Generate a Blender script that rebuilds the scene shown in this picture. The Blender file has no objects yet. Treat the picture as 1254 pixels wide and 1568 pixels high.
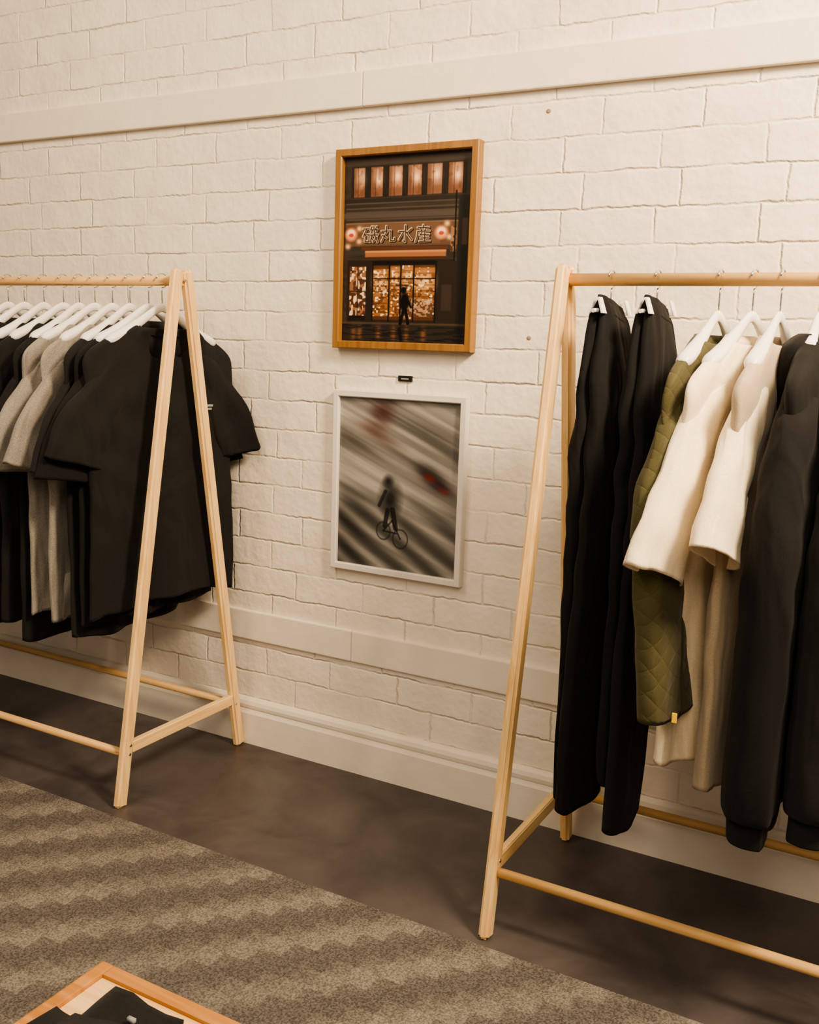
import bpy, bmesh, random
import numpy as np
from math import *
from mathutils import Vector, Matrix, noise
random.seed(7)
SC=bpy.context.scene
COL=bpy.context.collection
try: SC.view_settings.look='AgX - Medium High Contrast'
except Exception: pass
# ------------------------------------------------------------------ camera
S=1.37/1.5
f_,yaw,pitch,roll,D,H=1493.33,.5005,.1712,.0332,2.7831*S,1.37
F=Vector((-sin(yaw)*cos(pitch),cos(yaw)*cos(pitch),-sin(pitch)))
R=Vector((cos(yaw),sin(yaw),0)); U=R.cross(F)
R2=R*cos(roll)+U*sin(roll); U2=-R*sin(roll)+U*cos(roll)
cd=bpy.data.cameras.new('camera'); cam=bpy.data.objects.new('camera',cd); COL.objects.link(cam)
M=Matrix((R2,U2,-F)).transposed().to_4x4(); M.translation=Vector((0,-D,H)); cam.matrix_world=M
cd.sensor_fit='VERTICAL'; cd.sensor_height=36; cd.sensor_width=36; cd.lens=f_/1568*36; cd.clip_start=.05
SC.camera=cam
# ------------------------------------------------------------------ materials
def nt(name):
    m=bpy.data.materials.new(name); m.use_nodes=True
    t=m.node_tree; b=t.nodes['Principled BSDF']; return m,t,b
def N(t,ty,**k):
    n=t.nodes.new(ty)
    for a,v in k.items(): setattr(n,a,v)
    return n
def ramp(t,fac,c0,c1,p0=0.,p1=1.):
    r=N(t,'ShaderNodeValToRGB'); e=r.color_ramp.elements
    e[0].position=p0; e[0].color=(*c0,1); e[1].position=p1; e[1].color=(*c1,1)
    t.links.new(fac,r.inputs[0]); return r.outputs[0]
def fabric(name,col,rough=.95,sheen=.25,var=.15,quilt=False,wr=.35):
    m,t,b=nt(name); L=t.links
    tc=N(t,'ShaderNodeTexCoord')
    n1=N(t,'ShaderNodeTexNoise'); n1.inputs['Scale'].default_value=500; n1.inputs['Detail'].default_value=2
    L.new(tc.outputs['Object'],n1.inputs['Vector'])
    c=ramp(t,n1.outputs[0],tuple(x*(1-var) for x in col),tuple(min(1,x*(1+var)) for x in col),.3,.7)
    L.new(c,b.inputs['Base Color']); b.inputs['Roughness'].default_value=rough
    b.inputs['Sheen Weight'].default_value=sheen; b.inputs['Sheen Roughness'].default_value=.5
    b.inputs['Specular IOR Level'].default_value=.2
    n2=N(t,'ShaderNodeTexNoise'); n2.inputs['Scale'].default_value=5; n2.inputs['Detail'].default_value=2.5; n2.inputs['Distortion'].default_value=1.0
    mp=N(t,'ShaderNodeMapping'); mp.inputs['Scale'].default_value=(1.3,1.3,.5)
    L.new(tc.outputs['Object'],mp.inputs[0]); L.new(mp.outputs[0],n2.inputs['Vector'])
    b1=N(t,'ShaderNodeBump'); b1.inputs['Strength'].default_value=wr; b1.inputs['Distance'].default_value=.05
    L.new(n2.outputs[0],b1.inputs['Height'])
    b2=N(t,'ShaderNodeBump'); b2.inputs['Strength'].default_value=.3; b2.inputs['Distance'].default_value=.001
    L.new(n1.outputs[0],b2.inputs['Height']); L.new(b1.outputs[0],b2.inputs['Normal'])
    last=b2
    if quilt:
        sp=N(t,'ShaderNodeSeparateXYZ'); L.new(tc.outputs['Object'],sp.inputs[0])
        nd=N(t,'ShaderNodeTexNoise'); nd.inputs['Scale'].default_value=9; L.new(tc.outputs['Object'],nd.inputs['Vector'])
        hs=[]
        for s in (1,-1):
            a=N(t,'ShaderNodeMath',operation='MULTIPLY'); a.inputs[1].default_value=s*1.5; L.new(sp.outputs[2],a.inputs[0])
            xy=N(t,'ShaderNodeMath',operation='ADD'); L.new(sp.outputs[0],xy.inputs[0]); L.new(sp.outputs[1],xy.inputs[1])
            q=N(t,'ShaderNodeMath',operation='ADD'); L.new(a.outputs[0],q.inputs[0]); L.new(xy.outputs[0],q.inputs[1])
            w=N(t,'ShaderNodeMath',operation='MULTIPLY_ADD'); w.inputs[1].default_value=42; L.new(q.outputs[0],w.inputs[0])
            nm=N(t,'ShaderNodeMath',operation='MULTIPLY'); nm.inputs[1].default_value=2.4; L.new(nd.outputs[0],nm.inputs[0]); L.new(nm.outputs[0],w.inputs[2])
            si=N(t,'ShaderNodeMath',operation='SINE'); L.new(w.outputs[0],si.inputs[0])
            ab=N(t,'ShaderNodeMath',operation='ABSOLUTE'); L.new(si.outputs[0],ab.inputs[0])
            pw=N(t,'ShaderNodeMath',operation='POWER'); pw.inputs[1].default_value=.35; L.new(ab.outputs[0],pw.inputs[0]); hs.append(pw)
        mn=N(t,'ShaderNodeMath',operation='MULTIPLY'); L.new(hs[0].outputs[0],mn.inputs[0]); L.new(hs[1].outputs[0],mn.inputs[1])
        b3=N(t,'ShaderNodeBump'); b3.inputs['Strength'].default_value=.35; b3.inputs['Distance'].default_value=.006
        L.new(mn.outputs[0],b3.inputs['Height']); L.new(b2.outputs[0],b3.inputs['Normal']); last=b3
    L.new(last.outputs[0],b.inputs['Normal'])
    return m
def wood(name,c0,c1,axis,rough=.5):
    m,t,b=nt(name); L=t.links
    tc=N(t,'ShaderNodeTexCoord'); mp=N(t,'ShaderNodeMapping')
    s=[60,60,60]; s[axis]=2.5; mp.inputs['Scale'].default_value=s
    L.new(tc.outputs['Object'],mp.inputs[0])
    n=N(t,'ShaderNodeTexNoise'); n.inputs['Scale'].default_value=1; n.inputs['Detail'].default_value=5; n.inputs['Distortion'].default_value=.8
    L.new(mp.outputs[0],n.inputs['Vector'])
    L.new(ramp(t,n.outputs[0],c0,c1,.35,.62),b.inputs['Base Color'])
    b.inputs['Roughness'].default_value=rough
    bp=N(t,'ShaderNodeBump'); bp.inputs['Strength'].default_value=.15; bp.inputs['Distance'].default_value=.001
    L.new(n.outputs[0],bp.inputs['Height']); L.new(bp.outputs[0],b.inputs['Normal'])
    return m
def plain(name,col,rough=.5,metal=0.):
    m,t,b=nt(name); L=t.links
    tc=N(t,'ShaderNodeTexCoord'); n=N(t,'ShaderNodeTexNoise'); n.inputs['Scale'].default_value=30
    L.new(tc.outputs['Object'],n.inputs['Vector'])
    L.new(ramp(t,n.outputs[0],tuple(x*.93 for x in col),tuple(min(1,x*1.05) for x in col)),b.inputs['Base Color'])
    b.inputs['Roughness'].default_value=rough; b.inputs['Metallic'].default_value=metal
    return m
PAINT=(.85,.78,.68)
def paintwall(name,brick=True):
    m,t,b=nt(name); L=t.links
    tc=N(t,'ShaderNodeTexCoord')
    sp=N(t,'ShaderNodeSeparateXYZ'); L.new(tc.outputs['Object'],sp.inputs[0])
    cb=N(t,'ShaderNodeCombineXYZ'); L.new(sp.outputs[0],cb.inputs[0]); L.new(sp.outputs[2],cb.inputs[1])
    nz=N(t,'ShaderNodeTexNoise'); nz.inputs['Scale'].default_value=9; nz.inputs['Detail'].default_value=3
    L.new(tc.outputs['Object'],nz.inputs['Vector'])
    nf=N(t,'ShaderNodeTexNoise'); nf.inputs['Scale'].default_value=48; nf.inputs['Detail'].default_value=5
    L.new(tc.outputs['Object'],nf.inputs['Vector'])
    b0=N(t,'ShaderNodeBump'); b0.inputs['Strength'].default_value=.55 if brick else .15; b0.inputs['Distance'].default_value=.004
    L.new(nf.outputs[0],b0.inputs['Height'])
    b1=N(t,'ShaderNodeBump'); b1.inputs['Strength'].default_value=.6 if brick else .2; b1.inputs['Distance'].default_value=.013
    L.new(nz.outputs[0],b1.inputs['Height']); L.new(b0.outputs[0],b1.inputs['Normal'])
    last=b1; b.inputs['Roughness'].default_value=.5
    b.inputs['Specular IOR Level'].default_value=.35
    if brick:
        def wob(src,sc):
            sub=N(t,'ShaderNodeVectorMath',operation='SUBTRACT'); sub.inputs[1].default_value=(.5,.5,.5); L.new(src,sub.inputs[0])
            q=N(t,'ShaderNodeVectorMath',operation='SCALE'); q.inputs['Scale'].default_value=sc; L.new(sub.outputs[0],q.inputs[0]); return q.outputs[0]
        ad=N(t,'ShaderNodeVectorMath',operation='ADD'); L.new(cb.outputs[0],ad.inputs[0]); L.new(wob(nz.outputs[1],.013),ad.inputs[1])
        ad3=N(t,'ShaderNodeVectorMath',operation='ADD'); L.new(ad.outputs[0],ad3.inputs[0]); L.new(wob(nf.outputs[1],.010),ad3.inputs[1])
        ad2=N(t,'ShaderNodeVectorMath',operation='ADD'); ad2.inputs[1].default_value=(.58+.255*40,.027,0); L.new(ad3.outputs[0],ad2.inputs[0])
        s2=N(t,'ShaderNodeSeparateXYZ'); L.new(ad2.outputs[0],s2.inputs[0])
        dv0=N(t,'ShaderNodeMath',operation='DIVIDE'); dv0.inputs[1].default_value=.0925; L.new(s2.outputs[1],dv0.inputs[0])
        fl0=N(t,'ShaderNodeMath',operation='FLOOR'); L.new(dv0.outputs[0],fl0.inputs[0])
        wn=N(t,'ShaderNodeTexWhiteNoise',noise_dimensions='1D'); L.new(fl0.outputs[0],wn.inputs['W'])
        of=N(t,'ShaderNodeMath',operation='MULTIPLY_ADD'); of.inputs[1].default_value=.085; L.new(wn.outputs[0],of.inputs[0]); L.new(s2.outputs[0],of.inputs[2])
        cb2=N(t,'ShaderNodeCombineXYZ'); L.new(of.outputs[0],cb2.inputs[0]); L.new(s2.outputs[1],cb2.inputs[1])
        hs=[]
        for ms,sm in ((.0055,1.0),(.0018,.5)):
            bk=N(t,'ShaderNodeTexBrick'); bk.offset=.5; bk.offset_frequency=2
            bk.inputs['Scale'].default_value=1; bk.inputs['Mortar Size'].default_value=ms; bk.inputs['Mortar Smooth'].default_value=sm
            bk.inputs['Brick Width'].default_value=.255; bk.inputs['Row Height'].default_value=.0925
            bk.inputs['Color1'].default_value=(0,0,0,1); bk.inputs['Color2'].default_value=(1,1,1,1)
            L.new(cb2.outputs[0],bk.inputs['Vector']); hs.append(bk)
        ng=N(t,'ShaderNodeTexNoise'); ng.inputs['Scale'].default_value=6; ng.inputs['Detail'].default_value=4; L.new(tc.outputs['Object'],ng.inputs['Vector'])
        dv=N(t,'ShaderNodeMapRange'); dv.inputs['From Min'].default_value=.40; dv.inputs['From Max'].default_value=.60; dv.inputs['To Min'].default_value=.12; L.new(ng.outputs[0],dv.inputs[0])
        mm=N(t,'ShaderNodeMath',operation='MULTIPLY'); L.new(hs[0].outputs['Fac'],mm.inputs[0]); L.new(dv.outputs[0],mm.inputs[1])
        lv=N(t,'ShaderNodeMath',operation='MULTIPLY'); lv.inputs[1].default_value=.4; L.new(hs[0].outputs['Color'],lv.inputs[0])
        inv=N(t,'ShaderNodeMath',operation='SUBTRACT'); L.new(lv.outputs[0],inv.inputs[0]); L.new(mm.outputs[0],inv.inputs[1])
        b2=N(t,'ShaderNodeBump'); b2.inputs['Strength'].default_value=.62; b2.inputs['Distance'].default_value=.0055
        L.new(inv.outputs[0],b2.inputs['Height']); L.new(b1.outputs[0],b2.inputs['Normal']); last=b2
        mr=N(t,'ShaderNodeMapRange'); mr.inputs['From Min'].default_value=.45; mr.inputs['From Max'].default_value=.66; L.new(ng.outputs[0],mr.inputs[0])
        mu=N(t,'ShaderNodeMath',operation='MULTIPLY'); L.new(mr.outputs[0],mu.inputs[0]); L.new(hs[1].outputs['Fac'],mu.inputs[1])
        mu2=N(t,'ShaderNodeMath',operation='MULTIPLY'); mu2.inputs[1].default_value=.65; L.new(mu.outputs[0],mu2.inputs[0])
        mx=N(t,'ShaderNodeMix',data_type='RGBA'); L.new(mu2.outputs[0],mx.inputs[0])
        L.new(ramp(t,ng.outputs[0],tuple(x*.91 for x in PAINT),PAINT,.3,.58),mx.inputs[6]); mx.inputs[7].default_value=(.42,.33,.25,1)
        L.new(mx.outputs[2],b.inputs['Base Color'])
    else:
        L.new(ramp(t,nz.outputs[0],tuple(x*.92 for x in PAINT),tuple(x*.97 for x in PAINT),.3,.6),b.inputs['Base Color'])
    L.new(last.outputs[0],b.inputs['Normal'])
    return m
m_wall=paintwall('painted_brick'); m_trim=paintwall('painted_plaster',False)
m_black=fabric('black_cotton',(.0125,.0123,.0130),sheen=.03,wr=.5)
m_black2=fabric('washed_black_cotton',(.0155,.0150,.0155),sheen=.04,wr=.55)
m_grey=fabric('grey_marl',(.24,.22,.195),var=.35,wr=.4)
m_cream=fabric('cream_cotton',(.84,.73,.54),wr=.5)
m_beige_shaded=fabric('beige_cotton_shaded',(.42,.345,.245),wr=.45)  # beige made darker, shade on the tee body painted into the colour
m_olive=fabric('olive_quilt',(.068,.063,.028),quilt=True,rough=.7,sheen=.1,wr=.3)
m_pine=wood('pine_upright',(.72,.45,.19),(.84,.60,.30),2)
m_pineh=wood('pine_rail',(.54,.32,.125),(.66,.42,.185),0)
m_piney=wood('pine_cross',(.72,.45,.19),(.84,.60,.30),1)
m_gold=wood('oak_frame',(.22,.105,.026),(.30,.15,.04),2,.35)
m_white=plain('white_lacquer',(.82,.80,.77),.35)
m_cool=plain('white_frame_paint',(.74,.70,.65),.4)
m_steel=plain('steel',(.6,.6,.6),.25,1.)
m_tag=plain('black_plastic',(.01,.01,.01),.4)
m_yel=plain('yellow_label',(.85,.55,.03),.6)
m_prnt=plain('white_print',(.28,.28,.28),.7)
# ------------------------------------------------------------------ mesh helpers
def obj(name,bm,mats,smooth=False,parent=None,norm=True):
    if norm: bmesh.ops.recalc_face_normals(bm,faces=bm.faces)
    me=bpy.data.meshes.new(name); bm.to_mesh(me); bm.free()
    for m in mats: me.materials.append(m)
    if smooth:
        for p in me.polygons: p.use_smooth=True
    o=bpy.data.objects.new(name,me); COL.objects.link(o)
    if parent: o.parent=parent
    return o
def box(bm,x0,x1,y0,y1,z0,z1,mi=0,bev=0.,seg=2):
    t=bmesh.new(); bmesh.ops.create_cube(t,size=1)
    for v in t.verts: v.co=Vector((x0+(v.co.x+.5)*(x1-x0),y0+(v.co.y+.5)*(y1-y0),z0+(v.co.z+.5)*(z1-z0)))
    if bev: bmesh.ops.bevel(t,geom=t.edges[:],offset=bev,segments=seg,affect='EDGES',profile=.6)
    merge(bm,t,mi)
def merge(bm,t,mi=0,mat=None):
    if mat is not None: bmesh.ops.transform(t,matrix=mat,verts=t.verts)
    d={}
    for v in t.verts: d[v]=bm.verts.new(v.co)
    for fc in t.faces:
        nf=bm.faces.new([d[v] for v in fc.verts]); nf.material_index=mi; nf.smooth=fc.smooth
    t.free()
def bar(bm,A,B,wx,wy,mi=0,bev=.004,up=Vector((1,0,0))):
    A=Vector(A);B=Vector(B); d=(B-A); Ln=d.length; z=d.normalized(); x=(up-z*up.dot(z)).normalized(); y=z.cross(x)
    t=bmesh.new(); bmesh.ops.create_cube(t,size=1)
    for v in t.verts: v.co=Vector((v.co.x*wx,v.co.y*wy,(v.co.z+.5)*Ln))
    bmesh.ops.bevel(t,geom=t.edges[:],offset=bev,segments=3,affect='EDGES')
    m=Matrix((x,y,z)).transposed().to_4x4(); m.translation=A; merge(bm,t,mi,m)
def tube(bm,pts,r,n=12,mi=0,cap=True,smooth=True):
    pts=[Vector(p) for p in pts]; rings=[]
    prev=None
    for i,p in enumerate(pts):
        d=(pts[min(i+1,len(pts)-1)]-pts[max(i-1,0)]).normalized()
        if prev is None: x=d.orthogonal().normalized()
        else: x=(prev-d*prev.dot(d)).normalized()
        prev=x; y=d.cross(x)
        rr=r[i] if isinstance(r,(list,tuple)) else r
        rings.append([bm.verts.new(p+x*cos(2*pi*k/n)*rr+y*sin(2*pi*k/n)*rr) for k in range(n)])
    for a,b in zip(rings,rings[1:]):
        for k in range(n):
            fc=bm.faces.new((a[k],a[(k+1)%n],b[(k+1)%n],b[k])); fc.material_index=mi; fc.smooth=smooth
    if cap:
        for q in (rings[0][::-1],rings[-1]):
            fc=bm.faces.new(q); fc.material_index=mi
def cr(ks,t):
    n=len(ks)-1; s=min(max(t*n,0),n-1e-6); i=int(s); u=s-i
    g=lambda j: ks[min(max(j,0),n)]
    out=[]
    for a,b,c,d in zip(g(i-1),g(i),g(i+1),g(i+2)):
        out.append(.5*((2*b)+(-a+c)*u+(2*a-5*b+4*c-d)*u*u+(-a+3*b-3*c+d)*u**3))
    return out
# ------------------------------------------------------------------ room
bm=bmesh.new(); box(bm,-7,3.5,0,.2,0,3.4); obj('wall_back',bm,[m_wall])
def fl():
    m,t,b=nt('floor_vinyl'); L=t.links
    tc=N(t,'ShaderNodeTexCoord'); n=N(t,'ShaderNodeTexNoise'); n.inputs['Scale'].default_value=4; n.inputs['Detail'].default_value=8; n.inputs['Roughness'].default_value=.65; n.inputs['Distortion'].default_value=.5
    L.new(tc.outputs['Object'],n.inputs['Vector'])
    L.new(ramp(t,n.outputs[0],(.042,.037,.038),(.098,.086,.086),.3,.72),b.inputs['Base Color'])
    b.inputs['Roughness'].default_value=.40
    return m
bm=bmesh.new(); box(bm,-7,3.5,-6,.2,-.1,0); obj('floor',bm,[fl()])
def carpet():
    m,t,b=nt('zigzag_carpet'); L=t.links
    tc=N(t,'ShaderNodeTexCoord'); sp=N(t,'ShaderNodeSeparateXYZ'); L.new(tc.outputs['Object'],sp.inputs[0])
    def mt(op,a,bv=None,c=None):
        q=N(t,'ShaderNodeMath',operation=op)
        for i,v in enumerate((a,bv,c)):
            if v is None: continue
            if isinstance(v,(int,float)): q.inputs[i].default_value=v
            else: L.new(v,q.inputs[i])
        return q.outputs[0]
    st=.056
    def snap(o): return mt('MULTIPLY',mt('FLOOR',mt('DIVIDE',o,st)),st)
    ny=N(t,'ShaderNodeTexNoise'); ny.inputs['Scale'].default_value=190; L.new(tc.outputs['Object'],ny.inputs['Vector'])
    jx=mt('MULTIPLY',mt('SUBTRACT',ny.outputs[0],.5),.016)
    ph=mt('SUBTRACT',snap(mt('ADD',sp.outputs[0],jx)),snap(mt('ADD',sp.outputs[1],mt('ADD',jx,st/2))))
    ph=mt('ADD',mt('MULTIPLY',ph,.96),mt('MULTIPLY',mt('SUBTRACT',sp.outputs[0],sp.outputs[1]),.04))
    fr=mt('FRACT',mt('ADD',mt('DIVIDE',ph,.224),50.0))
    tri=mt('SUBTRACT',1.0,mt('ABSOLUTE',mt('MULTIPLY_ADD',fr,2.0,-1.0)))
    sm=N(t,'ShaderNodeMapRange'); sm.inputs['From Min'].default_value=.48; sm.inputs['From Max'].default_value=.54; L.new(tri,sm.inputs[0])
    n=N(t,'ShaderNodeTexNoise'); n.inputs['Scale'].default_value=230; n.inputs['Detail'].default_value=3; L.new(tc.outputs['Object'],n.inputs['Vector'])
    ca=ramp(t,n.outputs[0],(.066,.060,.056),(.155,.142,.130),.36,.64)
    cb=ramp(t,n.outputs[0],(.128,.116,.102),(.275,.250,.218),.36,.64)
    n3=N(t,'ShaderNodeTexNoise'); n3.inputs['Scale'].default_value=3; L.new(tc.outputs['Object'],n3.inputs['Vector'])
    k=N(t,'ShaderNodeMapRange'); k.inputs['From Min'].default_value=.3; k.inputs['From Max'].default_value=.6; k.inputs['To Min'].default_value=.55; L.new(n3.outputs[0],k.inputs[0])
    mx=N(t,'ShaderNodeMix',data_type='RGBA'); L.new(mt('MULTIPLY',sm.outputs[0],k.outputs[0]),mx.inputs[0]); L.new(ca,mx.inputs[6]); L.new(cb,mx.inputs[7])
    L.new(mx.outputs[2],b.inputs['Base Color']); b.inputs['Roughness'].default_value=1; b.inputs['Specular IOR Level'].default_value=.1
    bp=N(t,'ShaderNodeBump'); bp.inputs['Strength'].default_value=.8; bp.inputs['Distance'].default_value=.004
    L.new(n.outputs[0],bp.inputs['Height']); L.new(bp.outputs[0],b.inputs['Normal'])
    return m
bm=bmesh.new(); box(bm,-6.9,3.4,-5.9,-.648,0,.007,bev=.002); obj('carpet',bm,[carpet()])
def trimband(name,z0,z1,d):
    bm=bmesh.new()
    box(bm,-6.9,-1.5812,-d,.01,z0,z1,bev=.004); box(bm,-1.5798,3.4,-d,.01,z0,z1,bev=.004)
    return obj(name,bm,[m_trim])
trimband('trim_1',2.040,2.137,.020)
trimband('trim_2',.366,.466,.012)
bm=bmesh.new()
prof=[(0.01,0),(-.024,0),(-.024,.108),(-.020,.116),(-.018,.122),(-.020,.128),(-.021,.138),(-.017,.150),(-.008,.158),(.01,.162)]
va=[[bm.verts.new((x,y,z)) for y,z in prof] for x in (-6.9,3.4)]
for i in range(len(prof)-1): bm.faces.new((va[0][i],va[0][i+1],va[1][i+1],va[1][i]))
bm.faces.new(va[0]); bm.faces.new(va[1][::-1])
obj('baseboard_back',bm,[m_trim])
bm=bmesh.new()
for x,z in ((-1.012,1.985),(-1.034,1.395)):
    t=bmesh.new(); bmesh.ops.create_icosphere(t,subdivisions=2,radius=.007)
    for v in t.verts: v.co=Vector((v.co.x+x,v.co.y*.4,v.co.z*.9+z))
    merge(bm,t)
obj('wall_plug',bm,[plain('wall_plug_brown',(.30,.22,.15),.8)])
# ------------------------------------------------------------------ racks
def rack(X0,X1,yc,name):
    e=bpy.data.objects.new(name,None); COL.objects.link(e); e.location=(X0,yc,0)
    inv=Matrix.Translation((-X0,-yc,0))
    hw=.281; zt=1.528
    bm=bmesh.new()
    for X,d in ((X0,1),(X1,-1)):
        for s in (-1,1):
            A=Vector((X,yc+s*(hw-(.012 if s>0 else 0)),0.0)); B=Vector((X,yc+s*.019,zt+.032))
            bar(bm,A,B,.026,.040,0,.007)
        z=.172; y=hw*(1-z/zt)
        bar(bm,(X,yc-y+.012,z),(X,yc+y-.022,z),.02,.036,1,.003)
    o=obj('uprights',bm,[m_pine,m_piney]); o.parent=e; o.matrix_parent_inverse=inv
    bm=bmesh.new()
    tube(bm,[(X0-.004,yc,zt),(X1+.004,yc,zt)],.0145,20)
    for s in (-1,1):
        y=hw*(1-.156/zt)
        tube(bm,[(X0-.004,yc+s*(y-(.012 if s>0 else 0)),.156),(X1+.004,yc+s*(y-(.012 if s>0 else 0)),.156)],.0115,18)
    o=obj('rails',bm,[m_pineh]); o.parent=e; o.matrix_parent_inverse=inv
    bm=bmesh.new()
    for X,d in ((X0,-1),(X1,1)):
        for dd in (-1,1):
            for y,z in ((yc-.0,zt),(yc-.25,.156),(yc+.238,.156),(yc-.246,.182)):
                tube(bm,[(X+dd*.011,y,z),(X+dd*.0145,y,z)],.0045,10)
    o=obj('screws',bm,[m_steel]); o.parent=e; o.matrix_parent_inverse=inv
    return e
rack(-3.62,-2.003,-.312,'clothes_rack')
rack(-.818,.80,-.325,'clothes_rack')
# ------------------------------------------------------------------ hangers / garments
YMAX=-.028; YS=.075
def xf(X,yc,rot,wall=True,bend=.7,kick=0.):
    c,s=cos(rot),sin(rot)
    def T(w,t,z):
        t=t+kick*max(0,1.08-z)
        x=X+t*c-w*s; y=yc+w*c+t*s
        y0=YMAX-YS
        if wall and y>y0:
            y2=y0+YS*(1-exp(-(y-y0)/YS)); x+=(y-y2)*bend; y=y2
        return Vector((x,y,z))
    return T
def hook(bm,T,mi,z0=1.455):
    pts=[T(0,0,z0),T(0,0,z0+.025),T(0,0,1.498)]
    for k in range(15):
        a=-pi/2+ (pi*1.42)*k/14
        pts.append(T(cos(a)*.0205,0,1.5285+sin(a)*.0205))
    tube(bm,pts,.0019,8,mi)
def hanger(X,yc,rot,clip=False,span=.20):
    T=xf(X,yc,rot); bm=bmesh.new()
    if not clip:
        n=14; rings=[]
        for i in range(41):
            w=-span+2*span*i/40; a=abs(w)
            z=1.462-.90*sqrt(a*a+.0006)+1.45*a*a+.02
            hh=.0125+.004*min(1,a/.1); th=.006+.012*min(1,a/.14)**1.3
            if i in(0,40): hh*=.4;th*=.4
            elif i in(1,39): hh*=.85;th*=.85
            rings.append([bm.verts.new(T(w,cos(2*pi*k/n)*th,z-.01+sin(2*pi*k/n)*hh)) for k in range(n)])
        for a,b in zip(rings,rings[1:]):
            for k in range(n): fc=bm.faces.new((a[k],a[(k+1)%n],b[(k+1)%n],b[k])); fc.smooth=True
        bm.faces.new(rings[0]); bm.faces.new(rings[-1][::-1])
    else:
        pts=[T(-.095,0,1.455),T(-.05,0,1.458),T(0,0,1.468),T(.05,0,1.458),T(.095,0,1.455)]
        tube(bm,pts,.0045,10)
        for w in (-.078,.07):
            for tt in (-.017,.017):
                P=[T(w-.010,tt*.3,1.485),T(w+.010,tt*.3,1.485),T(w+.012,tt,1.45),T(w-.012,tt,1.45)]
                Q=[T(w-.010,tt*.3+.004,1.485),T(w+.010,tt*.3+.004,1.485),T(w+.012,tt+.004,1.45),T(w-.012,tt+.004,1.45)]
                a=[bm.verts.new(p) for p in P]; b=[bm.verts.new(p) for p in Q]
                bm.faces.new(a); bm.faces.new(b[::-1])
                for k in range(4): bm.faces.new((a[k],b[k],b[(k+1)%4],a[(k+1)%4]))
    hook(bm,T,1)
    return obj('clothes_hanger',bm,[m_white,m_steel])
def ridge(x): return 1-abs(((x/pi)%2)-1)*2
def sheetfold(w,z,ph,A,ztop=1.34,zlen=.7):
    g=min(1,max(0,(ztop-z)/zlen))
    k=A*g
    v=k*sin(w*27+ph+.9*sin(z*2.3+ph*1.7))+.5*k*ridge(w*46-ph*2+1.3*sin(z*3.1+ph))
    v+=.013*g*noise.noise(Vector((w*5,z*2.2,ph*3)))*(A/.008)
    d=exp(-((z-1.20)/.17)**2)
    v+=.0040*d*sin(abs(w)*42+z*38+ph)+.0028*ridge(abs(w)*30-z*50+ph*2)*exp(-((z-1.0)/.25)**2)
    return v
def loft(bm,T,keys,rows,n,ph,A,mi=0,open_end=True,top='closed',neck=0.,hemvar=0.,ex=.75,tilt=0.):
    R=[]
    for i in range(rows+1):
        t=i/rows; cw,ct,cz,uw,uz,b=cr(keys,t); ring=[]
        for k in range(n):
            a=2*pi*k/n; ca,sa=cos(a),sin(a)
            e=copysign(abs(ca)**ex,ca); s2=copysign(abs(sa)**ex,sa)
            w=cw+uw*e; z=cz+uz*e; tt=ct+b*s2
            tt+=sheetfold(w,z,ph,A)
            tt+=.005*noise.noise(Vector((w*14+3*sa,z*8,ph)))
            w+=.007*noise.noise(Vector((w*3+ca*2,z*6,ph+9)))
            if neck: z-=neck*max(0,sa)*exp(-t*26)
            if hemvar: z+=hemvar*t**6*(sin(w*9+ph)+.9*noise.noise(Vector((w*9,sa,ph))))+tilt*w*t**3
            ring.append((w,tt,z))
        R.append(ring)
    if open_end:
        cw,ct,cz,uw,uz,b=keys[-1]; L=R[rows]
        for sc,dz in ((.97,0.003),(.90,.05),(.80,.14)):
            mw=sum(p[0] for p in L)/n; mt=sum(p[1] for p in L)/n
            pw,pz=(keys[-2][0]-cw),(keys[-2][2]-cz); pl=hypot(pw,pz) or 1
            R.append([(mw+(p[0]-mw)*sc+pw/pl*dz,mt+(p[1]-mt)*(sc*.9),p[2]+pz/pl*dz) for p in L])
    V=[[bm.verts.new(T(*p)) for p in r] for r in R]
    for a,b in zip(V,V[1:]):
        for k in range(n):
            fc=bm.faces.new((a[k],a[(k+1)%n],b[(k+1)%n],b[k])); fc.smooth=True; fc.material_index=mi
    if top=='open':
        L=R[0]; mw=sum(p[0] for p in L)/n; mt=sum(p[1] for p in L)/n
        prev=V[0]
        for sc,dz in ((.95,.005),(.88,-.012),(.85,-.06)):
            nr=[bm.verts.new(T(mw+(p[0]-mw)*sc,mt+(p[1]-mt)*sc,p[2]+dz)) for p in L]
            for k in range(n):
                fc=bm.faces.new((nr[k],nr[(k+1)%n],prev[(k+1)%n],prev[k])); fc.smooth=True; fc.material_index=mi
            prev=nr
        fc=bm.faces.new(prev); fc.material_index=mi
    else:
        fc=bm.faces.new(V[0][::-1]); fc.material_index=mi
    fc=bm.faces.new(V[-1]); fc.material_index=mi
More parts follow.
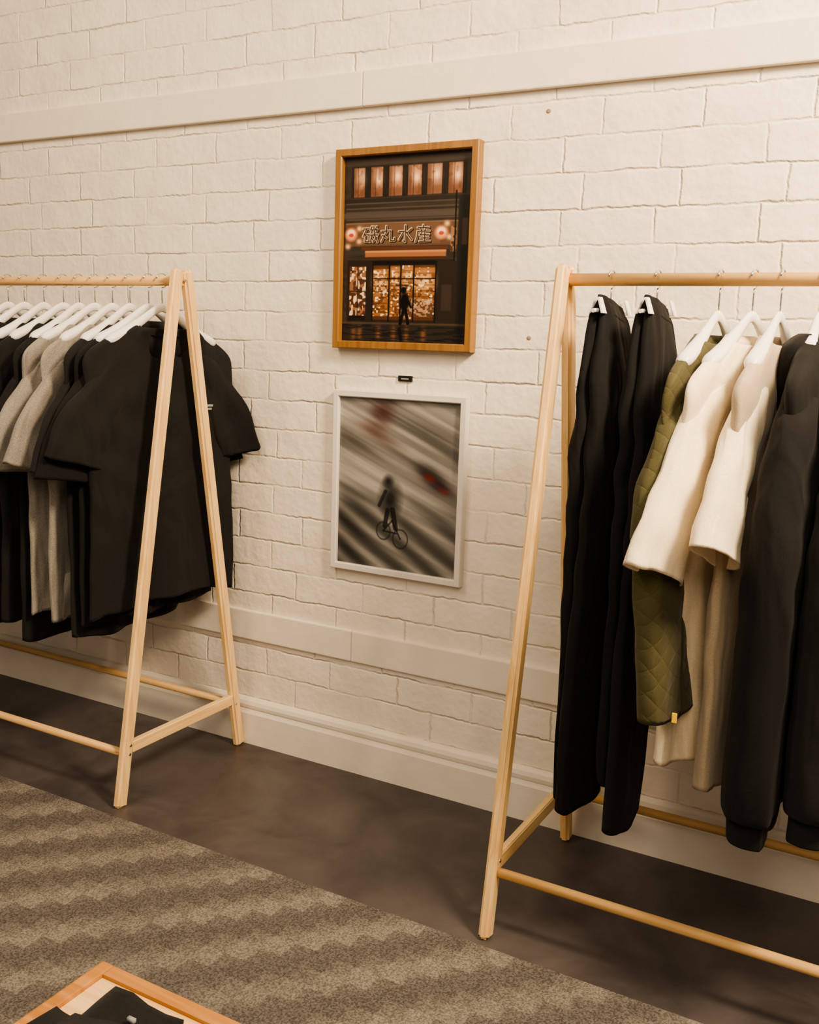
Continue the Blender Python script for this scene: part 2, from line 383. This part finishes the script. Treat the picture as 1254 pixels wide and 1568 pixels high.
def tee(name,X,mat,yc=-.312,rot=0.,hem=.55,sl='short',A=.008,b=.024,half=.27,seed=None,slen=None,sw=(0,0),mats=None,hangr=True,top=1.405,sleeve_mi=0,hood=False,cuff=True,tilt=0.,bend=.7,fat=1.,span=.20,sdz=0.,kick=0.):
    ph=random.uniform(0,6.28) if seed is None else seed
    T=xf(X,yc,rot,True,bend,kick); bm=bmesh.new()
    t0=top
    body=[(0,0,t0,.100,0,.026),(0,0,t0-.018,.130,0,.030),(0,0,t0-.052,.20,0,b*1.05),(0,0,t0-.10,half*.985,0,b),(0,0,t0-.17,half,0,b),
          (0,0,t0-.30,half*.97,0,b*1.05)]
    for i in range(1,5):
        z=t0-.30+(hem-(t0-.30))*i/4
        body.append((0,0,z,half*(.97+.02*i/4),0,b*(1.05+.1*i/4)))
    if hood: body[-1]=(0,0,hem,half*.86,0,b*.9); body[-2]=(0,0,hem+.05,half*.95,0,b*1.25)
    loft(bm,T,body,76,96,ph,A,0,True,'open',neck=.045,hemvar=.014 if not hood else .003,tilt=tilt)
    for s,(dw,dz) in ((-1,sw),(1,(0,0))):
        if sl=='short':
            L_=slen or .42
            ks=[(s*(half-.12),0,t0-.095,.075,s*-.03,b*.8),(s*(half-.075),0,t0-.17,.085,s*-.02,b*1.05),
                (s*(half-.01)+dw*.4,0,t0-L_*.68,.09,s*.015,b*1.25),(s*(half+.045)+dw,0,t0-L_,.088,s*.018-sdz*(s<0),b*1.3)]
            loft(bm,T,ks,32,44,ph+s,A*.75,sleeve_mi,True,'closed',hemvar=.008)
        elif sl=='long':
            L_=slen or .8
            ks=[(s*(half-.12),0,t0-.095,.075,s*-.03,b*.8),(s*(half-.07),0,t0-.17,.082*fat,s*-.02,b*1.2),
                (s*(half-.0)+dw*.4,0,t0-.17-(L_-.17)*.30,.080*fat,0,b*1.5),(s*(half+.02)+dw*.8,0,t0-.17-(L_-.17)*.6,.070*fat,0,b*1.55)]
            if cuff: ks+=[(s*(half+.03)+dw,0,t0-L_+.08,.062*fat,0,b*1.5),(s*(half+.03)+dw,0,t0-L_+.055,.046*fat,0,b*1.15),(s*(half+.03)+dw,0,t0-L_,.044*fat,0,b*1.05)]
            else: ks+=[(s*(half+.03)+dw,0,t0-L_,.066*fat,0,b*1.35)]
            loft(bm,T,ks,54,48,ph+s,A*.9,sleeve_mi,True,'closed',hemvar=0 if cuff else .004)
    if hood:
        ks=[(0,-.01,t0+.006,.07,0,.022),(0,-.012,t0-.006,.11,0,.036),(0,-.02,t0-.035,.13,0,.046),(0,-.03,t0-.12,.10,0,.036),(0,-.035,t0-.2,.03,0,.01)]
        loft(bm,T,ks,20,36,ph,.0,0,False,'closed')
    o=obj(name,bm,mats or [mat],True)
    if hangr: hanger(X,yc,rot,False,span)
    return o,T,ph
LX=[-2.080,-2.133,-2.209,-2.281,-2.356,-2.424,-2.494,-2.583,-2.674,-2.751,-2.84,-2.93,-3.02,-3.11,-3.21,-3.32,-3.43]
near=None
for i,x in enumerate(LX):
    g=i in (3,4)
    hem=[.560,.525,.470,.52,.50,.44,.49,.44,.47,.45][i] if i<10 else .5
    rot=radians([ -9,-5,2,-2,-4,3,-3,2,-3,1][i%10])
    o,T,ph=tee('grey_t_shirt' if g else 'black_t_shirt',x,m_grey if g else (m_black if i%2 else m_black2),rot=rot,hem=hem,A=.009 if i==0 else .010,
        b=.020,half=.272+random.uniform(-.006,.006),seed=1.3+i*2.1,slen=.395 if i==0 else .43+random.uniform(-.01,.03),tilt=(.03,.06,-.02)[i] if i<3 else random.uniform(-.03,.05))
    if i==0: near=(o,T)
o,T=near
bm=bmesh.new()
for z,w0,w1 in ((1.155,.115,.165),(1.145,.12,.16)):
    P=[T(w0,.0345,z),T(w1,.0345,z),T(w1,.0345,z+.006),T(w0,.0345,z+.006)]
    Q=[T(w0,.024,z),T(w1,.024,z),T(w1,.024,z+.006),T(w0,.024,z+.006)]
    a=[bm.verts.new(p) for p in P]; c=[bm.verts.new(p) for p in Q]; bm.faces.new(a); bm.faces.new(c[::-1])
    for k in range(4): bm.faces.new((a[k],c[k],c[(k+1)%4],a[(k+1)%4]))
obj('chest_print',bm,[m_prnt],parent=o)
bm=bmesh.new(); p=T(.272,.0,.68); box(bm,p.x-.004,p.x+.006,p.y-.004,p.y+.006,.66,.69,bev=.001); obj('label',bm,[m_yel],parent=o)
# ---- right rack
YR=-.325
def trousers(X,rot,yc,zb,mat,seed,wb=0.,zb2=None):
    T=xf(X,yc,rot); bm=bmesh.new()
    for j,(ct,cw,z1) in enumerate(((.018,wb,zb),(-.018,wb+.05,zb2 or zb+.05))):
        ks=[(0.0,ct*.4,1.462,.066,-.018,.011),(0.0,ct*.6,1.43,.076,-.012,.016),(.0,ct*.8,1.33,.098,0,.022),(.01,ct,1.15,.113,0,.025),(.01+cw*.4,ct,.85,.113,0,.026),(.0+cw*.7,ct,.55,.108,0,.026),(cw,ct,z1,.100,.0,.025)]
        loft(bm,T,ks,60,48,seed+j*.7,.0045,0,True,'closed',hemvar=.006)
    ks=[(0,0,1.478,.062,-.014,.011),(0,0,1.44,.074,-.014,.026)]
    loft(bm,T,ks,6,44,seed,.0,0,False,'closed')
    o=obj('black_trousers',bm,[mat],True)
    hanger(X,yc,rot,True); return o
trousers(-.706,radians(-5.5),YR,.275,m_black,1.2,-.03,.275)
trousers(-.600,radians(-5.5),YR,.250,m_black,3.4,-.03,.35)
o,T,_=tee('olive_quilted_jacket',-.4635,m_olive,yc=YR,rot=radians(-7),hem=.62,sl='long',slen=.765,b=.024,half=.265,A=.004,seed=2.2,cuff=False,kick=.12)
bm=bmesh.new(); p=T(-.295,.038,.65); box(bm,p.x-.004,p.x+.006,p.y-.045,p.y-.041,.646,.666,bev=.001); obj('label',bm,[m_yel],parent=o)
tee('cream_t_shirt',-.393,m_cream,yc=YR,rot=radians(-13),hem=.495,b=.026,half=.275,A=.011,seed=4.1,slen=.465,sw=(-.04,0),sdz=.02)
tee('cream_t_shirt',-.3367,m_cream,yc=YR,rot=radians(-4.5),hem=.48,b=.026,half=.275,A=.012,seed=5.6,slen=.425,sw=(-.025,0),mats=[m_beige_shaded,m_cream],sleeve_mi=1,sdz=.02)  # body takes the beige with painted-in shade, sleeves plain cream
tee('black_hoodie',-.260,m_black,yc=YR,rot=radians(1),hem=.41,sl='long',slen=.985,b=.034,half=.275,A=.007,seed=.6,hood=True,top=1.41,fat=1.25,span=.13)
tee('black_hoodie',-.16,m_black2,yc=YR,rot=radians(3),hem=.41,sl='long',slen=.95,b=.034,half=.275,A=.007,seed=2.6,hood=True,top=1.41,fat=1.25,span=.13)
tee('black_t_shirt',-.05,m_black,yc=YR,hem=.55,seed=.1)
tee('grey_t_shirt',.06,m_grey,yc=YR,hem=.55,seed=5.1)
tee('black_t_shirt',.17,m_black,yc=YR,hem=.55,seed=3.1)
# ------------------------------------------------------------------ pictures
def lin(c): c=np.clip(c,0,1); return np.where(c<=.04045,c/12.92,((c+.055)/1.055)**2.4)
class Canvas:
    def __init__(s,w,h,k):
        s.w,s.h,s.k=w,h,k; s.nx,s.ny=int(w*k)+1,int(h*k)+1
        s.X,s.Y=np.meshgrid(np.linspace(0,w,s.nx),np.linspace(0,h,s.ny)); s.a=np.zeros((s.ny,s.nx,3))
    def mix(s,mask,col):
        m=mask[...,None]; s.a=s.a*(1-m)+np.array(col)*m
    def rect(s,x0,y0,x1,y1,col,al=1,soft=.6):
        g=lambda v:1/(1+np.exp(-np.clip(v/soft*2,-30,30)))
        s.mix(g(s.X-x0)*g(x1-s.X)*g(s.Y-y0)*g(y1-s.Y)*al,col)
    def ell(s,x,y,rx,ry,col,al=1,soft=.25):
        d=np.sqrt(((s.X-x)/rx)**2+((s.Y-y)/ry)**2); s.mix(np.clip((1+soft-d)/(2*soft),0,1)*al,col)
    def glow(s,x,y,rx,ry,col,al=1): s.mix(np.exp(-(((s.X-x)/rx)**2+((s.Y-y)/ry)**2))*al,col)
    def seg(s,a,b,wd,col,al=1):
        ax,ay=a;bx,by=b;dx,dy=bx-ax,by-ay; t=np.clip(((s.X-ax)*dx+(s.Y-ay)*dy)/(dx*dx+dy*dy+1e-9),0,1)
        d=np.hypot(s.X-ax-t*dx,s.Y-ay-t*dy); s.mix(np.clip((wd/2+.5-d),0,1)*al,col)
    def noise(s,sx,sy,ang=0,seed=0):
        r=np.random.RandomState(seed); G=r.rand(200,200)
        c,n=cos(ang),sin(ang); u=(s.X*c+s.Y*n)/sx+60; v=(-s.X*n+s.Y*c)/sy+60
        u=np.mod(u,198); v=np.mod(v,198); i=u.astype(int); j=v.astype(int); fu=u-i; fv=v-j; fu=fu*fu*(3-2*fu); fv=fv*fv*(3-2*fv)
        return (G[j,i]*(1-fu)+G[j,i+1]*fu)*(1-fv)+(G[j+1,i]*(1-fu)+G[j+1,i+1]*fu)*fv
def picture(c,name,x0,x1,z0,z1,y,parent,rough):
    nx,ny=c.nx,c.ny
    xs=x0+(x1-x0)*c.X/c.w; zs=z1-(z1-z0)*c.Y/c.h
    co=np.stack([xs,np.full_like(xs,y),zs],-1).reshape(-1,3)
    idx=np.arange(nx*ny).reshape(ny,nx)
    q=np.stack([idx[:-1,:-1],idx[1:,:-1],idx[1:,1:],idx[:-1,1:]],-1).reshape(-1,4)
    me=bpy.data.meshes.new(name); me.from_pydata(co.tolist(),[],q.tolist())
    at=me.color_attributes.new('paint','FLOAT_COLOR','POINT')
    buf=np.ones((nx*ny,4),np.float32); buf[:,:3]=lin(c.a).reshape(-1,3); at.data.foreach_set('color',buf.ravel())
    m,t,b=nt(name+'_print'); vc=N(t,'ShaderNodeVertexColor'); vc.layer_name='paint'; t.links.new(vc.outputs[0],b.inputs['Base Color'])
    b.inputs['Roughness'].default_value=rough; b.inputs['Specular IOR Level'].default_value=.3
    me.materials.append(m); o=bpy.data.objects.new(name,me); COL.objects.link(o)
    o.parent=parent; o.matrix_parent_inverse=parent.matrix_world.inverted(); return o
def frame(name,x0,x1,z0,z1,dep,bw,mat):
    e=bpy.data.objects.new(name,None); COL.objects.link(e); e.location=(x0,0,z0); e.matrix_world=Matrix.Translation((x0,0,z0))
    bm=bmesh.new()
    prof=[(0,-.001),(0,-dep+.002),(.002,-dep),(bw-.003,-dep),(bw,-dep+.004),(bw,-.008),(bw,-.001)]
    cs=[(x0,z0,1,1),(x1,z0,-1,1),(x1,z1,-1,-1),(x0,z1,1,-1)]
    V=[[bm.verts.new((x+sx*p,y,z+sz*p)) for p,y in prof] for x,z,sx,sz in cs]
    for i in range(4):
        a,b=V[i],V[(i+1)%4]
        for k in range(len(prof)): bm.faces.new((a[k],a[(k+1)%len(prof)],b[(k+1)%len(prof)],b[k]))
    box(bm,x0+bw*.5,x1-bw*.5,-.012,-.003,z0+bw*.5,z1-bw*.5)
    o=obj('moulding',bm,[mat]); o.parent=e; o.matrix_parent_inverse=e.matrix_world.inverted()
    return e
# --- storefront print
c=Canvas(196,292,1.8)
c.a[:]=(.20,.175,.155); c.a+= (c.noise(30,6,0,1)-.5)[...,None]*.05
c.rect(0,0,196,14,(.24,.21,.185)); c.rect(12,16,186,64,(.12,.105,.09))
for i,(a,b) in enumerate([(15,34),(42,62),(70,92),(99,121),(128,151),(159,181)]):
    c.rect(a,18,b,63,(.60,.43,.34),.9); c.rect(a+2,20,b-2,40,(.74,.57,.46),.6,2)
    c.rect(a,18,a+(b-a)*.3,63,(.30,.20,.15),.6,2)
    c.glow((a+b)/2+3,34+3*(i%2),3.5,6,(1,.92,.80),1); c.glow((a+b)/2+3,36,7,12,(.92,.70,.52),.5); c.rect(a,50,b,63,(.40,.26,.18),.55,2)
    c.mix((c.noise(4,6,0,20+i)>.66)*((c.X>a)&(c.X<b)&(c.Y>18)&(c.Y<63))*.35,(.34,.22,.16))
    c.seg((a,18),(a,63),1.2,(.06,.05,.04)); c.seg((b,18),(b,63),1.2,(.06,.05,.04)); c.seg(((a+b)/2-2,18),((a+b)/2-2,63),.6,(.12,.09,.07),.8)
for y in (72,80,86,97): c.rect(4,y,192,y+2,(.38,.34,.31),.6)
c.rect(0,88,196,96,(.30,.27,.25)); c.rect(0,66,196,72,(.16,.14,.13))
c.rect(4,104,178,140,(.36,.27,.205)); c.rect(30,106,150,137,(.42,.32,.25),.8)
c.rect(4,103,178,105,(.55,.44,.35),.7)
K={'a':[[(0,1.3),(4.2,1.3)],[(2.3,1.3),(0,6.2)],[(1.3,5),(3.9,5),(3.9,9.2),(1.3,9.2),(1.3,5)],[(5.8,0),(5,2),(6.3,2),(5.3,4)],[(8.9,0),(8.1,2),(9.4,2),(8.4,4)],[(4.8,5.2),(10,5.2)],[(7,0),(7.6,5.2),(10,9.8)],[(9.3,6.6),(6.8,9.6)],[(6,5.2),(4.8,9.6)],[(5.6,7.2),(6.7,8.4)]],
 'b':[[(1,3),(7,3),(7,9),(9.5,9),(9.5,7.5)],[(4,0),(4,4),(1,9.5)],[(1.5,5.5),(4.5,7.5)]],
 'c':[[(5,0),(5,10),(4,9.3)],[(1,3.5),(4,3.5),(1,8.5)],[(9,2),(6,4.5)],[(5.5,4),(9.5,9)]],
 'd':[[(5,0),(5,1.5)],[(1.5,1.5),(8.5,1.5)],[(3.3,2),(4,3.3)],[(6.7,2),(6,3.3)],[(1.5,3.7),(9,3.7)],[(1.5,3.7),(1.3,7),(.3,10)],[(4,4.5),(3,6)],[(3.3,5.8),(8.8,5.8)],[(6,4.5),(6,9.8)],[(3.5,7.8),(8.5,7.8)],[(2.8,9.8),(9.3,9.8)]]}
for wd,colr,dx in ((4.6,(.13,.09,.07),1.2),(3.6,(.88,.78,.66),0),(1.8,(.20,.14,.11),.3)):
    for j,ch in enumerate('abcd'):
        ox,oy=32+j*27,109
        for st in K[ch]:
            for p,q in zip(st,st[1:]): c.seg((ox+dx+p[0]*2.35,oy+dx+p[1]*2.5),(ox+dx+q[0]*2.35,oy+dx+q[1]*2.5),wd,colr)
for x in (13,152):
    c.ell(x,121,9.5,10,(.85,.55,.40)); c.ell(x,119,6,6,(.98,.88,.78),.9); c.ell(x,122,4,3,(.7,.2,.13),.9)
for x,y in ((26,112),(26,132),(160,108),(164,128),(8,140)): c.glow(x,y,4,4,(.98,.8,.62),.9)
c.rect(166,112,174,150,(.62,.45,.33),.8); c.mix((c.noise(3,4,0,55)>.55)*((c.X>166)&(c.X<174)&(c.Y>112)&(c.Y<150))*.8,(.22,.15,.11))
c.rect(30,141,163,146,(.33,.20,.14)); c.rect(36,147,160,157,(.58,.38,.25)); c.rect(36,147,160,150,(.76,.55,.38),.8); c.rect(40,157,158,161,(.27,.16,.10))
c.rect(8,162,172,262,(.15,.12,.10))
c.rect(48,165,146,256,(.30,.19,.12))
for a,b,y0,y1 in ((50,74,176,250),(77,92,172,250),(95,112,170,254),(114,146,174,246)):
    c.rect(a,y0,b,y1,(.58,.38,.22),.9); c.glow((a+b)/2,y0+20,(b-a)*.45,14,(1,.80,.54),.8)
    for yy in range(int(y0)+8,int(y1)-6,9): c.rect(a+1,yy,b-1,yy+1.3,(.26,.15,.09),.7)
    c.mix((c.noise(3.2,4.2,0,int(a))>.58)*((c.X>a)&(c.X<b)&(c.Y>y0+10)&(c.Y<y1))*.55,(.26,.15,.10))
    c.mix((c.noise(3.2,2.6,0,int(b)+9)>.78)*((c.X>a)&(c.X<b)&(c.Y>y0)&(c.Y<y1))*.85,(.98,.90,.74))
c.rect(12,172,38,250,(.54,.37,.26)); c.mix((c.noise(4,4.6,0,77)>.5)*((c.X>12)&(c.X<38)&(c.Y>172)&(c.Y<250))*.8,(.24,.15,.11))
c.mix((c.noise(3.4,5,0,78)>.70)*((c.X>12)&(c.X<38)&(c.Y>172)&(c.Y<250))*.9,(.95,.84,.70)); c.rect(12,250,38,258,(.1,.07,.06)); c.rect(24,172,26,250,(.12,.08,.06),.8); c.rect(12,210,38,212,(.12,.08,.06),.8)
c.rect(95,222,142,250,(.70,.56,.44),.7); c.mix((c.noise(2.6,2.8,0,80)>.5)*((c.X>95)&(c.X<142)&(c.Y>222)&(c.Y<250))*.7,(.22,.14,.10))
for x in (49,75,93,113,146): c.seg((x,165),(x,258),2,(.07,.05,.04))
c.rect(48,190,146,192,(.10,.07,.05)); c.rect(48,163,146,170,(.07,.05,.04))
c.rect(176,70,196,292,(.14,.125,.11)); c.rect(182,100,190,140,(.34,.28,.23),.6); c.seg((172,60),(172,262),2,(.06,.05,.045))
c.rect(150,165,176,262,(.16,.13,.11)); c.rect(155,200,170,240,(.24,.20,.17),.7)
c.rect(0,262,196,292,(.165,.145,.13))
for x in (30,60,84,104,130,20): c.glow(x,278,4,12,(.52,.34,.22),.75)
c.mix((c.noise(14,1.6,0,91)>.6)*(c.Y>264)*.5,(.06,.05,.045)); c.rect(0,260,196,263,(.34,.27,.22),.7)
dk=(.03,.025,.025)
c.ell(98,209,4.2,5,dk); c.ell(100,228,7,15,dk); c.seg((99,240),(94,262),4.5,dk); c.seg((102,240),(106,261),4.5,dk); c.seg((104,222),(110,236),3,dk); c.seg((93,270),(96,288),5,dk,.7); c.rect(86,200,106,203,(.09,.07,.06),.7)
fx0,fx1,fz0,fz1=-1.659,-1.195,1.350,1.922
e=frame('framed_storefront_print',fx0,fx1,fz0,fz1,.034,.022,m_gold)
picture(c,'storefront_photo',fx0+.020,fx1-.020,fz0+.020,fz1-.020,-.0135,e,.35)
# --- blurred cyclist print
c=Canvas(196,272,1.6); an=radians(25)
n=.50*c.noise(170,26,an,5)+.30*c.noise(130,10,an,6)+.20*c.noise(90,3.5,an,7)
n=np.clip((n-.5)*1.7+.5,0,1)
lum=.36+.34*n
fade=np.clip((c.Y-c.X*.10-128)/60,0,1); fade=fade*fade*(3-2*fade)
a2=radians(29)
u=(-c.X*sin(a2)+c.Y*cos(a2)); vv=c.X*cos(a2)+c.Y*sin(a2)
per=29+vv*.03
zz=0
for sh in (-5,-2.5,0,2.5,5):
    q=.5+.5*np.sin((u+sh)/per*2*pi+2.2+1.5*c.noise(110,36,an,9)); zz=zz+np.clip((q-.25)*1.5,0,1)/5
zb=zz*(.60+.40*c.noise(90,6,an,12))
lum=lum*(1-fade*.85)+(.27+.42*zb)*fade*.85
lum-= .12*np.exp(-((c.X-15)/40)**2)*fade
c.a[:]=lum[...,None]*np.array((1.0,.985,.95))
def blob(x,y,rx,ry,cl,al,pw=1.2):
    dx,dy=c.X-x,c.Y-y; p=dx*cos(an)+dy*sin(an); q=-dx*sin(an)+dy*cos(an); c.mix(np.exp(-((p/rx)**2+(q/ry)**2)**pw)*al*(.7+.3*c.noise(60,4,an,31)),cl)
for b_ in ((70,26,20,26,(.26,.16,.15),.9),(66,58,44,9,(.28,.19,.17),.7),(25,70,40,7,(.26,.25,.24),.7),(115,92,65,5,(.26,.25,.24),.6),(148,110,24,11,(.14,.13,.13),.9),(165,128,26,13,(.15,.12,.12),.9),(150,118,10,6,(.52,.15,.13),.75),(172,136,10,5,(.52,.16,.14),.6),(20,150,50,8,(.2,.2,.2),.7),(160,175,60,6,(.27,.27,.27),.5),(40,185,50,6,(.24,.24,.24),.5)): blob(*b_)
for x,y in ((35,100),(60,118),(130,62),(30,22),(155,28),(120,140),(150,200)): blob(x,y,56,4,(.74,.72,.69),.6)
dk=(.10,.10,.10)
c.ell(84,130,6.5,7.5,dk,.85,.8); c.ell(88,157,14,23,dk,.85,.7); c.seg((80,146),(70,170),5.5,dk,.65); c.seg((92,174),(98,204),8,dk,.75); c.seg((84,176),(80,202),7,dk,.75)
for cx_,cy_,r in ((78,210,14),(106,220,15)):
    d=np.hypot((c.X-cx_)/.8,c.Y-cy_); c.mix(np.clip(2.0-abs(d-r),0,1)*.55,(.15,.15,.15))
c.seg((78,210),(92,192),2.4,dk,.7); c.seg((92,192),(106,220),2.4,dk,.7); c.seg((78,210),(100,212),2.4,dk,.7)
gx0,gx1,gz0,gz1=-1.656,-1.203,.667,1.224
e=frame('framed_cyclist_print',gx0,gx1,gz0,gz1,.026,.020,m_cool)
picture(c,'cyclist_photo',gx0+.018,gx1-.018,gz0+.018,gz1-.018,-.0135,e,.3)
bm=bmesh.new(); box(bm,-1.441,-1.394,-.006,0,1.258,1.275,bev=.001); box(bm,-1.430,-1.405,-.0066,-.005,1.264,1.268,mi=1); obj('wall_label',bm,[m_tag,m_prnt])
# ------------------------------------------------------------------ table
tx,ty,tz=-1.013,-1.596,.45
e=bpy.data.objects.new('display_table',None); COL.objects.link(e)
m_rim=wood('table_edge',(.36,.155,.035),(.47,.225,.07),0); m_ply=wood('table_ply',(.66,.42,.19),(.76,.52,.27),0)
bm=bmesh.new()
box(bm,tx+.02,tx+1.18,ty-.68,ty-.02,tz-.03,tz-.006,1)
box(bm,tx,tx+.024,ty-.70,ty,tz-.05,tz,0,.004); box(bm,tx+1.176,tx+1.20,ty-.70,ty,tz-.05,tz,0,.004)
box(bm,tx+.022,tx+1.178,ty-.024,ty,tz-.05,tz,0,.004); box(bm,tx+.022,tx+1.178,ty-.70,ty-.676,tz-.05,tz,0,.004)
for x in (tx+.012,tx+1.148):
    for y in (ty-.052,ty-.688): box(bm,x,x+.04,y,y+.04,.007,tz-.03,0,.004)
o=obj('table_frame',bm,[m_rim,m_ply]); o.parent=e
def folded(name,x0,x1,y0,y1,z0,h,mat,seed,extra=None):
    bm=bmesh.new(); t=bmesh.new(); bmesh.ops.create_cube(t,size=1)
    bmesh.ops.bevel(t,geom=t.edges[:],offset=.2,segments=4,affect='EDGES')
    bmesh.ops.subdivide_edges(t,edges=t.edges[:],cuts=3,use_grid_fill=True)
    for v in t.verts:
        p=Vector((x0+(v.co.x+.5)*(x1-x0),y0+(v.co.y+.5)*(y1-y0),z0+(v.co.z+.5)*h))
        q=noise.noise_vector(p*14+Vector((seed,0,0)))*.012; k=min(1,(v.co.z+.5)*2)
        v.co=p+q*k
    for fc in t.faces: fc.smooth=True
    merge(bm,t)
    if extra: extra(bm)
    return obj(name,bm,[mat,m_prnt],True)
folded('folded_black_sweater',-.960,-.755,-2.0,-1.665,tz-.0055,.05,m_black,1,lambda bm: box(bm,-.850,-.838,-1.71,-1.705,tz+.036,tz+.043,1))
folded('folded_black_beanie',-.74,-.64,-1.95,-1.67,tz-.0055,.025,m_black2,4)
# ------------------------------------------------------------------ lights
def area(name,loc,tgt,size,power,col,sy=None):
    l=bpy.data.lights.new(name,'AREA'); l.shape='RECTANGLE'; l.size=size; l.size_y=sy or size; l.energy=power; l.color=col
    o=bpy.data.objects.new(name,l); COL.objects.link(o); o.location=loc
    o.rotation_euler=(Vector(tgt)-Vector(loc)).to_track_quat('-Z','Y').to_euler(); return o
W=(1.,.76,.50)
area('ceiling_light_a',(.9,-1.2,3.0),(-.5,0,1.9),.55,175,W)
area('ceiling_light_b',(-2.2,-2.0,3.1),(-2.3,-.2,.6),.9,38,W)
area('ceiling_light_c',(.4,-3.6,3.0),(-1.2,-.6,.4),1.4,60,(1,.80,.58))
w=bpy.data.worlds.new('world'); SC.world=w; w.use_nodes=True
w.node_tree.nodes['Background'].inputs[0].default_value=(1,.82,.62,1); w.node_tree.nodes['Background'].inputs[1].default_value=.36
